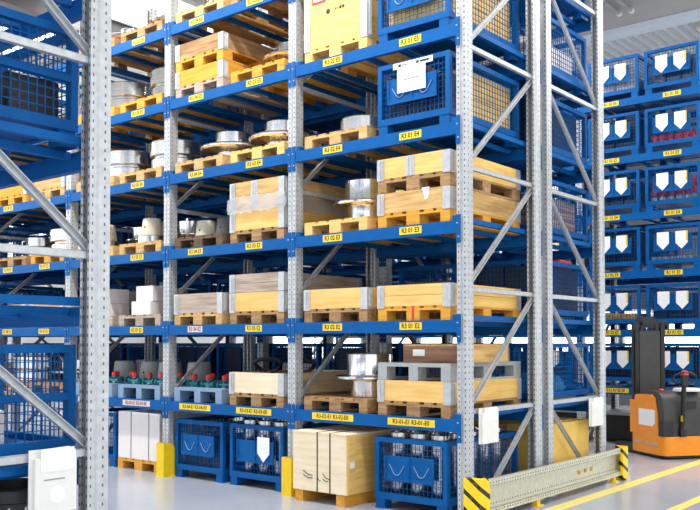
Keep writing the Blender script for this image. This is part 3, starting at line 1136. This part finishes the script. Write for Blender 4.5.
# ------------------------------------------------------------------ bay 3
for s in ('b', 'a'):
    n = 5 if s == 'b' else 6
    pallet(spot(2, s, 6), 'worn pallet with flanges above label R3 %02d E6' % n, 'brown')
    steel_part('flange', (sx(2, s) + .12, .5, LV(6) + PH), 'dished flange on the worn pallet above label R3 %02d E6' % n, 'steel', 1.0)
    pallet(spot(2, s, 5), 'golden pallet carrying a thick steel ring above label R3 %02d E5' % n, 'gold')
    steel_part('ring', (sx(2, s) + .17, .45, LV(5) + PH), 'thick double steel ring on the golden pallet above label R3 %02d E5' % n, 'steel_m', (.88, .88, 1.05))
    pallet(spot(2, s, 4), 'tan pallet carrying a thick steel ring above label R3 %02d E4' % n, 'tan')
    steel_part('ring', (sx(2, s) + .17, .45, LV(4) + PH), 'thick double steel ring on the tan pallet above label R3 %02d E4' % n, 'steel_m', (.88, .88, 1.05))
    pallet(spot(2, s, 3), 'tan pallet with a cream bucket and a steel hub above label R3 %02d E3' % n, 'tan')
    steel_part('drum', (sx(2, s) + .02, .82, LV(3) + PH + .0016), 'flanged steel drum beside a cream bucket above label R3 %02d E3' % n, 'steel', .75)
    steel_part('flat', (sx(2, s) - .06, .26, LV(3) + PH), 'low steel ring under the cream bucket above label R3 %02d E3' % n, 'steel_m', .8)
    bucket((sx(2, s) - .06, .26, LV(3) + PH + .1), 'cream upturned plastic bucket on a low ring above label R3 %02d E3' % n, 'cream_pl', .95)
    pallet(spot(2, s, 2), 'pale pallet with white cartons above label R3 %02d E2' % n, 'greyw')
    carton((sx(2, s) - .0, .05, LV(2) + PH + .003), .36, .4, .16, 'flat white carton on the pale pallet above label R3 %02d E2' % n, 'card_w', 'white cartons', False)
    carton((sx(2, s) + .03, .08, LV(2) + PH + .166), .32, .36, .18, 'upper white carton on the pale pallet above label R3 %02d E2' % n, 'card_w', 'white cartons', False)
    steel_part('flat', (sx(2, s) - .05, .66, LV(2) + PH), 'low dark ring under a grey bucket above label R3 %02d E2' % n, 'steel_d', .85)
    bucket((sx(2, s) - .05, .66, LV(2) + PH + .102), 'grey upturned plastic bucket on a dark ring above label R3 %02d E2' % n, 'grey_pl', 1.05)
    plastic_pallet(spot(2, s, 1), 'blue-grey plastic pallet with valves and grey buckets above label R3-%02d-E1' % n, 'bluegrey')
    for i, (dx, dy) in enumerate(((-.26, .14), (0, .16), (.26, .14), (.3, .38), (.0, .36))):
        valve((sx(2, s) + dx, PF + dy, LV(1) + .16), 'teal valve with a red cap on the plastic pallet above label R3-%02d-E1' % n, (i - 2) * .03)
    bucket((sx(2, s) - .24, .7, LV(1) + .16), 'grey upturned plastic bucket behind the valves above label R3-%02d-E1' % n, 'grey_pl', 1.2)
    bucket((sx(2, s) + .22, .78, LV(1) + .16), 'second grey upturned plastic bucket behind the valves above label R3-%02d-E1' % n, 'grey_pl', 1.2)

wp = pallet((-4.62, .09, 0), 'golden pallet on the floor under the big white carton', 'gold')
wcart = E('white_carton', (-4.62, .09, PH), 'big white strapped carton standing on a pallet on the floor', 'carton')
P('body', MB().cbox(-.4, .4, 0, 1.18, 0, .56, .008, 'card_w').mesh('body'), wcart)
for x in (-.14, .2):
    P('strap', MB().box(-.006, .006, -.002, 0, 0, .562, 'black').mesh('strap'), wcart, (x, 0, 0), label='dark strap')
crate((sx(2, 'a'), .09, 0), 'blue mesh crate on the floor beyond the big white carton', 0)

# ------------------------------------------------------------------ bays 4 and 5, seen through the rack across the aisle
KINDS = ['gold', 'tan', 'brown']
for bay in (3, 4):
    for s in ('b', 'a'):
        n = 2 * bay + (1 if s == 'b' else 2)
        for k in (1, 2, 3, 4, 5):
            q = (bay * 3 + k + (s == 'a') * 2) % 4
            tg = 'R3 %02d E%d' % (n, k) if k > 1 else 'R3-%02d-E1' % n
            if bay == 4 and k in (2, 3):
                crate(spot(bay, s, k), 'blue mesh crate with one pointed card above label R3 %02d E%d' % (n, k), 1)
                continue
            pallet(spot(bay, s, k), 'wooden pallet above label %s' % tg, KINDS[q % 3])
            if q in (0, 2):
                steel_part('ring' if q == 0 else 'hub', (sx(bay, s), .5, LV(k) + PH), 'machined steel part on the pallet above label %s' % tg, 'steel_m')
            else:
                collar(spot(bay, s, k, 0, PH), 'low wooden box on the pallet above label %s' % tg, KINDS[q % 3], .2)

# ------------------------------------------------------------------ column guards
def guard(x, label):
    t = E('column_guard', (x, -.075, 0), label, 'column guard', 'yellow column guards')
    b = MB()
    w, d, h, tk = .066, .16, .385, .006
    b.box(-w, w, 0, tk, 0, h, 'yellow')
    for s in (-1, 1):
        x0, x1 = (w - tk, w) if s > 0 else (-w, -w + tk)
        b.prism([(tk, 0), (d, 0), (d, h - .06), (d - .05, h), (tk, h)], x0, x1, 'yellow', 'x')
    P('shield', b.mesh('shield'), t)
    for s in (-1, 1):
        P('foot_plate', MB().box(-.02, .02, 0, .06, 0, .008, 'yellow').mesh('foot_plate'), t, (s * .086, .09, 0))
    return t


guard(XS[1], 'yellow column guard beside the plywood crate')
guard(XS[2], 'yellow column guard between the big white carton and a floor crate')

# ------------------------------------------------------------------ end barrier
ba = E('rack_end_barrier', (.15, 1.5, 0), 'long galvanized guard rail at the rack end with hazard-striped caps', 'barrier')
def barrier_body():
    b = MB()
    y0, y1 = -1.58, 1.58
    b.box(-.02, -.016, y0, y1, .06, .35, 'barrier')
    b.box(-.02, .04, y0, y1, .345, .35, 'barrier')
    b.box(.036, .04, y0, y1, .305, .345, 'barrier')
    b.box(-.02, .04, y0, y1, .06, .065, 'barrier')
    b.box(.036, .04, y0, y1, .065, .11, 'barrier')
    b.box(-.02, .04, y0, y1, .105, .11, 'barrier')
    return b.mesh('rail')
P('rail', barrier_body(), ba)
hl = MB()
for i in range(62):
    y = -1.5 + i * .049
    for z, hx in ((.328, .0405), (.285, -.0158), (.13, -.0158), (.085, .0405)):
        hl.box(hx - .001, hx + .0005, y - .007, y + .007, z - .006, z + .006, 'steel_d')
h_o = P('slot_row', hl.mesh('slot_row'), ba)
h_o['kind'] = 'stuff'
for y in (.53, .68, .83):
    P('bolt', cached('bolt', lambda: MB().lathe([(0, 0), (.022, 0), (.022, .012), (.01, .018), (0, .018)], 'gold', 10, axis='x').mesh('bolt', True)), ba, (-.016, y, .2), label='brass coloured bolt')
def cap_mesh():
    b = MB()
    b.box(-.09, .07, -.06, .0, .0, .385, 'hazard')
    b.prism([(.0005, 0), (.11, 0), (.11, .33), (.07, .384), (.0005, .384)], .042, .0698, 'hazard', 'x')
    return b.mesh('end_cap')
P('end_cap', cap_mesh(), ba, (0, -1.52, 0), label='yellow cap with black diagonal stripes')
c3 = P('end_cap', MB().box(-.06, .07, 0, .05, 0, .375, 'hazard').box(.042, .07, -.09, 0, .02, .37, 'hazard').mesh('end_cap'), ba, (0, 1.58, 0), label='yellow cap with black diagonal stripes')
for y in (-.45, 1.35, -1.3):
    P('foot_bracket', MB().box(-.03, .06, -.05, .05, 0, .012, 'yellow').box(-.014, .03, -.035, .035, .012, .105, 'yellow').mesh('foot_bracket'), ba, (0, y, 0))

# ------------------------------------------------------------------ document pouches
def pouch(loc, w, h, label, disc=False):
    t = E('document_pouch', loc, label, 'document pouch')
    P('back_sheet', MB().box(-.012, -.006, -w / 2, w / 2, -h, .012, 'white').mesh('back_sheet'), t)
    P('pocket', MB().cbox(-.006, .018, -w / 2 + .02, w / 2, -h, -.03, .004, 'white').mesh('pocket'), t)
    P('papers', MB().prism([(-w / 2 + .05, -.1), (w / 2 - .01, -.1), (w / 2 - .01, .0), (w / 2 - .05, .02), (-w / 2 + .05, .015)], .018, .021, 'paper', 'x').mesh('papers'), t)
    if disc:
        P('badge', MB().lathe([(0, 0), (.045, 0), (.045, .003), (0, .003)], 'paper', 24, axis='x').mesh('badge'), t, (.018, .015, -.22))
        P('print_line', MB().box(.0182, .019, -.06, .06, -.145, -.138, 'ink_grey').mesh('print_line'), t)
    return t


pouch((.045, YNR - .33, .985), .26, .31, 'large white document pouch with a round badge on the rack brace', True)
pouch((.06, .34, .945), .3, .30, 'white document pouch above the mesh crate at the barrier', False)
pouch((.06, 2.64, .92), .32, .29, 'white document pouch on the brace in front of the cardboard boxes', False)

# ------------------------------------------------------------------ rear rack goods
CONT = {}


def fill(cx, cy, z, kind, where):
    """goods inside a mesh crate at (cx, cy=front, z=crate floor)"""
    if kind == 'totes':
        for ix in range(2):
            carton((cx - .18 + ix * .36, cy + .08, z), .34, 1.04, .49, 'dark plastic tote ' + where, 'black', 'dark totes in the mesh crates', False, cat='plastic tote')
    elif kind == 'planks':
        for iz in range(8):
            T('wood_plank', bx(.66, 1.0, .045, 'brown_y' if iz % 2 else 'tan_y'), (cx, cy + .09, z + iz * .047), 'wooden plank stacked ' + where, 'plank', 'planks in the mesh crates')
    elif kind == 'white':
        for ix in range(2):
            for iy in range(3):
                carton((cx - .17 + ix * .34, cy + .1 + iy * .34, z), .3, .3, .3, 'white carton ' + where, 'card_w', 'white cartons in the mesh crates', False)
    elif kind == 'red':
        for ix in range(6):
            for iy in range(4):
                T('red_fitting', cached('redfit', lambda: MB().lathe([(0, 0), (.05, 0), (.055, .02), (.04, .05), (.04, .09), (.055, .1), (.055, .13), (.03, .15), (0, .15)], 'red', 14).mesh('red_fitting', True)), (cx - .29 + ix * .116 + R.uniform(-.002, .002), cy + .11 + iy * .2, z), 'small red fitting ' + where, 'fitting', 'red fittings in the mesh crates', rz=R.uniform(0, 3))
    elif kind == 'redgrey':
        for iz in range(3):
            for ix in range(6):
                m = 'red' if iz else 'grey_pl'
                T('round_fitting', cached('rg' + m, lambda: MB().lathe([(0, 0), (.045, 0), (.052, .02), (.052, .07), (.045, .1), (.02, .12), (0, .12)], m, 14).mesh('round_fitting', True)), (cx - .3 + ix * .12, cy + .12, z + iz * .122), ('red' if iz else 'grey') + ' round fitting ' + where, 'fitting', 'round fittings in the mesh crates')
    elif kind == 'rings':
        for ix in range(8):
            T('grey_ring', cached('gring', lambda: MB().lathe([(.022, 0), (.042, 0), (.042, .08), (.022, .08), (.022, 0)], 'grey_pl', 14).mesh('grey_ring', True)), (cx - .308 + ix * .088, cy + .1, z), 'pale ring ' + where, 'ring', 'rings in the mesh crates')
    elif kind == 'steel':
        for ix in range(3):
            T('steel_block', bx(.2, .98, .4, 'steel_d'), (cx - .23 + ix * .23, cy + .1, z), 'dark steel block ' + where, 'steel part', 'steel blocks in the mesh crates')
    elif kind == 'blue':
        for ix in range(2):
            for iy in range(2):
                v = []
                rr = random.Random(ix * 7 + iy)
                b = MB()
                prof = [(.001, 0), (.15, .0), (.17, .06), (.16, .13), (.1, .19), (.04, .22), (.001, .225)]
                b.lathe(prof, 'bluefilm', 16)
                b.v = [(x * rr.uniform(.85, 1.05), y * rr.uniform(.85, 1.05), zz * rr.uniform(.85, 1.1) if zz > .02 else zz) for x, y, zz in b.v]
                T('film_bag', cached('fb%d%d' % (ix, iy), lambda: b.mesh('film_bag', True)), (cx - .17 + ix * .35, cy + .3 + iy * .45, z), 'crumpled light blue plastic bag ' + where, 'plastic bag', 'blue bags in the mesh crates')
    elif kind == 'orange':
        for ix in range(5):
            carton((cx - .27 + ix * .135, cy + .1, z), .125, .4, .13, 'small tan carton ' + where, 'card', 'small cartons in the mesh crates', False)


YR0 = Y2F + .1
RK = {(0, 'b'): {1: 'blue', 2: None, 3: 'planks', 4: 'totes', 5: 'white', 6: 'totes'},
      (0, 'a'): {1: 'steel', 2: 'planks', 3: 'totes', 4: 'steel', 5: 'totes'},
      (1, 'b'): {1: 'totes', 2: 'steel', 3: 'planks', 4: 'totes', 5: 'steel'},
      (1, 'a'): {1: 'white', 2: 'totes', 3: 'steel', 4: 'totes', 5: 'totes'},
      (2, 'b'): {1: 'totes', 2: 'white', 3: 'steel', 4: 'totes', 5: 'steel'},
      (2, 'a'): {1: 'totes', 2: 'planks', 3: 'totes', 4: 'steel', 5: 'totes'},
      (3, 'b'): {1: 'white', 2: 'totes', 3: 'steel', 4: 'totes', 5: 'totes'}, (3, 'a'): {1: 'totes', 2: 'white', 3: 'totes', 4: 'totes', 5: 'steel'},
      (4, 'b'): {1: 'totes', 2: 'steel', 3: 'totes', 4: 'totes'}, (4, 'a'): {1: 'white', 2: 'totes', 3: 'totes', 4: 'steel'}}
NM = {'blue': 'blue bags', 'planks': 'stacked planks', 'totes': 'dark totes', 'white': 'white cartons', 'steel': 'steel blocks', 'red': 'red fittings', 'redgrey': 'round fittings', 'rings': 'pale rings', 'orange': 'tan cartons', None: 'nothing'}
ORD = ['', 'first', 'second', 'third', 'fourth', 'fifth', 'sixth', 'seventh', 'eighth', 'ninth', 'tenth']
for (bay, s), lv in RK.items():
    pl = '%s stack from its end' % ORD[2 * bay + (1 if s == 'b' else 2)]
    for k, kind in lv.items():
        x = sx(bay, s)
        if kind is None:
            crate((x, YR0, LV(k) + EPS), 'rear-rack blue mesh crate of black totes with a red box on top', 0, plate=False)
            fill(x, YR0, LV(k) + FZ + .0015, 'totes', 'under the small red box in the rear rack')
            T('red_box', MB().cbox(-.16, .16, 0, .3, 0, .1, .01, 'red').mesh('red_box'), (x + .17, YR0 + .72, LV(k) + FZ + .493), 'small red box on the black totes in the rear rack', 'box')
            continue
        wh = 'in the rear-rack crate, %s shelf, %s' % (ORD[k], pl)
        crate((x, YR0, LV(k) + EPS), 'rear-rack blue mesh crate of %s, %s shelf, %s' % (NM[kind], ORD[k], pl), 0, plate=False)
        fill(x, YR0, LV(k) + FZ + .0015, kind, wh)
# big cardboard boxes on the floor of the rear rack
for i, (x, dx) in enumerate(((-.5, .8), (-1.45, .8), (-2.6, .8), (-3.45, .8))):
    pallet((x, YR0, 0), 'floor pallet under a tall cardboard box, rear rack, %s from its end' % ORD[i + 1], 'tan')
    carton((x, YR0, PH), dx, 1.18, .55, 'tall cardboard box in the rear rack bottom, %s from its end' % ORD[i + 1], 'card', 'tall cardboard boxes')

# ------------------------------------------------------------------ far rack goods
FXS = [0.2, -1.8, -3.8, -5.8]
FK = {(0, 'b'): {6: 'steel', 5: 'red', 4: 'redgrey', 3: 'rings', 2: 'steel', 1: 'totes'},
      (0, 'a'): {6: 'white', 5: 'totes', 4: 'steel', 3: 'totes', 2: 'orange', 1: 'totes'},
      (1, 'b'): {6: 'totes', 5: 'steel', 4: 'totes', 3: 'steel', 2: 'orange', 1: 'steel'},
      (1, 'a'): {5: 'totes', 4: 'steel', 3: 'totes', 2: 'orange', 1: 'steel'},
      (2, 'b'): {3: 'steel', 2: 'orange', 1: 'steel'},
      (2, 'a'): {3: 'steel', 2: 'orange', 1: 'steel'}}
for (bay, s), lv in FK.items():
    col = 2 * bay + (1 if s == 'b' else 2)
    for k, kind in lv.items():
        x = FXS[bay] - (.56 if s == 'b' else 1.45)
        crate((x, YFAR + .03, LV(k) + EPS), 'blue mesh crate holding %s, %s shelf, %s stack from the end, behind the stacker' % (NM[kind], ORD[k], ORD[col]), 2, cardtab=True)
        fill(x, YFAR + .03, LV(k) + FZ + .0015, kind, 'in the crate behind the stacker, %s shelf, %s stack from the end' % (ORD[k], ORD[col]))
# floor goods of the far rack
for i, x in enumerate((-1.25, -2.4, -3.3)):
    t = E('steel_bin', (x, YFAR + .3, 0), 'dark grey-rimmed steel bin under the far rack, %s from the stacker' % ORD[i + 1], 'steel bin')
    P('body', MB().box(-.4, .4, 0, .8, .06, .42, 'black').mesh('body'), t)
    P('rim', MB().box(-.41, .41, -.01, .81, .42, .46, 'grey_pl').mesh('rim'), t)
    P('base', MB().box(-.35, .35, .05, .75, 0, .06, 'black').mesh('base'), t)
pallet((-.3, YFAR + .2, 0), 'golden pallet on the floor under the far rack behind the stacker', 'gold')
carton((-.3, YFAR + .2, PH + .001), .8, 1.1, .3, 'golden cardboard box behind the orange stacker', 'card')

# ------------------------------------------------------------------ near rack goods (across the aisle)
YN0 = YNR - .07 - CD
for k, cards in ((1, 0), (3, 0), (2, 9), (4, 8)):
    for s, xx in (('b', -.55), ('a', -1.46)):
        if cards == 9 or (cards == 8 and s == 'b'):
            continue
        nm_ = 'blue mesh crate on the %s shelf %s the near end frame' % (ORD[k], 'just behind' if s == 'b' else 'one place beyond')
        crate((xx, YN0, LV(k) + EPS), nm_, 0, plate=False, midrail=True)
        if k == 3:
            carton((xx, YN0 + .905, LV(k) + FZ + .002), .66, .3, .25, 'added black tote darkening the third-shelf crate %s the near end frame' % ('just behind' if s == 'b' else 'one place beyond'), 'black', None, False, cat='plastic tote')  # black tote added to darken the view through the crate mesh
            steel_part('ring', (xx, YN0 + .55, LV(k) + FZ), 'steel ring in the mesh crate behind the near end frame, %s place' % ('end' if s == 'b' else 'second'), 'steel', .8)
        if k == 1:
            carton((xx, YN0 + .45, LV(k) + FZ), .5, .5, .2, 'white carton in the lower mesh crate behind the near end frame, %s place' % ('end' if s == 'b' else 'second'), 'card_w', None, False)


def net_bin(loc, label):
    t = E('black_bin', loc, label, 'bin')
    P('body', MB().lathe([(0, 0), (.17, 0), (.19, .02), (.21, .40), (.23, .405), (.23, .44), (.2, .445), (.19, .4), (.16, .05), (0, .05)], 'black', 24).mesh('body', True), t)
    t.scale = (1, 1, 1.75)
    nb = MB()
    for k in range(16):
        a = 2 * PI * k / 16
        for sg in (1, -1):
            pts = [(math.cos(a + sg * j * .12) * (.196 + .0032 * j), math.sin(a + sg * j * .12) * (.196 + .0032 * j), .08 + j * .062) for j in range(6)]
            nb.tube(pts, .005, 'white', 4)
    P('net', nb.mesh('net'), t, label='white netting')
    return t


net_bin((-.35, -3.98, 0), 'black bin with white netting on the floor behind the large pouch')
net_bin((-.55, -3.95, 0) if False else (-.30, -4.44, 0), 'black netted bin on the floor, second behind the rack end upright')

# ------------------------------------------------------------------ orange pedestrian stacker
ang = math.atan2(.6, -.8)
stx = E('pedestrian_stacker', (-.09, 5.03, 0), 'orange electric pedestrian stacker with a black mast beside the far rack', 'forklift', rz=ang)
# local x: towards the forks, local y: negative = away from the camera; body width .74
WB = .74
def rounded_poly(x0, x1, y0, y1, r, n=5):
    pts = []
    for cx, cy, a0 in ((x1 - r, y1 - r, 0), (x0 + r, y1 - r, 90), (x0 + r, y0 + r, 180), (x1 - r, y0 + r, 270)):
        for i in range(n + 1):
            a = math.radians(a0 + 90 * i / n)
            pts.append((cx + r * math.cos(a), cy + r * math.sin(a)))
    return pts
P('chassis', MB().prism(rounded_poly(-.06, .74, -WB, 0, .09), .05, .3, 'orange', 'z').mesh('chassis', True), stx)
P('skirt', MB().prism(rounded_poly(-.03, .72, -WB + .03, -.03, .07), .02, .05, 'black', 'z').mesh('skirt', True), stx)
def side_panel():
    b = MB()
    # battery panel with a rounded shoulder, in the local xz plane
    poly = [(.07, .3), (.62, .3), (.62, .80), (.58, .83), (.22, .84), (.15, .80), (.1, .6)]
    b.prism(poly, -WB + .0, 0, 'orange', 'y')
    return b.mesh('battery_cover', True)
P('battery_cover', side_panel(), stx)
P('mast_panel', MB().box(.62, .74, -WB, 0, .3, .75, 'orange').mesh('mast_panel'), stx)
P('information_sticker', MB().prism([(.14, .46), (.2, .42), (.52, .42), (.52, .64), (.14, .64)], 0, .003, 'paper', 'y').mesh('information_sticker'), stx, label='white information sticker')
def hood():
    b = MB()
    poly = [(-.04, .3), (.3, .3), (.3, .845), (.5, .845), (.5, .87), (.3, .895), (.12, .88), (.03, .84), (-.02, .76), (-.035, .6)]
    b.prism(poly, -WB + .03, -.02, 'dgrey_black', 'y')
    return b.mesh('hood', True)
M['dgrey_black'] = paint('charcoal_plastic', srgb(62, 61, 60), 0.5, 0.12)
P('hood', hood(), stx)
P('hood_grip', MB().box(-.05, -.035, -.5, -.3, .66, .76, 'black').mesh('hood_grip'), stx)
P('foot_tray', MB().box(-.05, .06, -.16, -.004, .3, .5, 'black').mesh('foot_tray'), stx)
P('emergency_button', MB().lathe([(0, 0), (.03, 0), (.035, .02), (.02, .035), (0, .036)], 'red', 14).mesh('emergency_button', True), stx, (.16, -.12, .884), label='red emergency button')
P('top_cover', MB().cbox(-.0, .2, -.62, -.3, .885, .93, .02, 'white').mesh('top_cover'), stx)
for y in (-.02, -.42):
    P('mast_rail', MB().box(.62, .72, y - .06, y, .3, 1.80, 'black').box(.645, .70, y - .075, y + .015, .3, 1.72, 'black').mesh('mast_rail'), stx)
for y in (-.11, -.34):
    P('inner_mast_rail', MB().box(.63, .71, y - .05, y, .3, 1.82, 'black').mesh('inner_mast_rail'), stx)
for z in (.9, 1.74):
    P('mast_crossbar', MB().box(.64, .70, -.47, -.03, z, z + .08, 'black').mesh('mast_crossbar'), stx)
for y in (-.2, -.29):
    P('lift_cylinder', MB().lathe([(0, .3), (.035, .3), (.035, 1.66), (.02, 1.68), (.02, 1.86), (0, 1.86)], 'black', 14, (.67, y, 0)).mesh('lift_cylinder', True), stx)
P('mast_guard', MB().box(.612, .618, -.4, -.08, .85, 1.7, 'dgrey_black').mesh('mast_guard'), stx)
P('mast_head', MB().box(.60, .74, -.3, -.12, 1.78, 1.9, 'black').tube([(.67, -.2, 1.82), (.67, -.55, 1.80)], .04, 'black', 10).mesh('mast_head'), stx)
for y in (-.12, -.44):
    P('fork', MB().prism([(.74, .06), (1.18, .06), (1.25, .08), (1.18, .12), (.78, .12), (.78, .55), (.74, .55)], y - .07, y + .07, 'black', 'y').mesh('fork'), stx)
    P('load_wheel', MB().tube([(1.1, y - .05, .04), (1.1, y + .05, .04)], .04, 'wheel', 12).mesh('load_wheel', True), stx)
P('fork_carriage', MB().box(.72, .745, -WB + .06, -.06, .2, .56, 'black').mesh('fork_carriage'), stx)
for y in (-.02, -WB + .12):
    P('support_leg', MB().box(.7, .95, y - .1, y, .03, .13, 'black').mesh('support_leg'), stx)
P('drive_wheel', MB().tube([(.2, -.45, .09), (.2, -.33, .09)], .09, 'wheel', 18).mesh('drive_wheel', True), stx)
ta = P('tiller_arm', MB().tube([(-.03, -.27, .34), (-.09, -.27, .6), (-.12, -.27, 1.02)], .03, 'black', 10).box(-.1, -.02, -.31, -.23, .3, .40, 'black').mesh('tiller_arm', True), stx)
hp = []
for k in range(25):
    a = 2 * PI * k / 24
    hp.append((-.13 - .03 * math.sin(a), -.27 + .17 * math.cos(a), 1.07 + .08 * math.sin(a)))
P('tiller_handle', MB().tube(hp, .014, 'black', 8).box(-.16, -.1, -.31, -.23, .98, 1.12, 'black').mesh('tiller_handle', True), stx)
P('tiller_button', MB().lathe([(0, 0), (.05, 0), (.05, .03), (.03, .06), (0, .062)], 'red', 16).mesh('tiller_button', True), stx, (-.13, -.27, 1.11), label='red tiller head')
P('tiller_sticker', MB().box(-.125, -.085, -.2405, -.238, .5, .58, 'yellow').mesh('tiller_sticker'), stx)
lt = MB()
for x0, w in ((.52, .1), (.40, .06), (.32, .05), (.1, .16)):
    lt.box(x0, x0 + w, 0, .002, .17, .2, 'grey_pl')
P('side_lettering', lt.mesh('side_lettering'), stx)

# ceiling pipes seen beside the far rack frame
for i, (dx, dy) in enumerate(((0, 0), (.22, .0))):
    T('ceiling_pipe', MB().tube([(0, -5.2, 0), (0, 0, 0)], 0.035, 'grey_pl', 12).tube([(0, -.06, 0), (0, .02, 0)], .05, 'white', 12).mesh('ceiling_pipe', True), (-2.05 + dx, 8.6 + dy, CEIL - .075), 'grey pipe hung under the concrete ceiling', 'pipe', 'ceiling pipes')
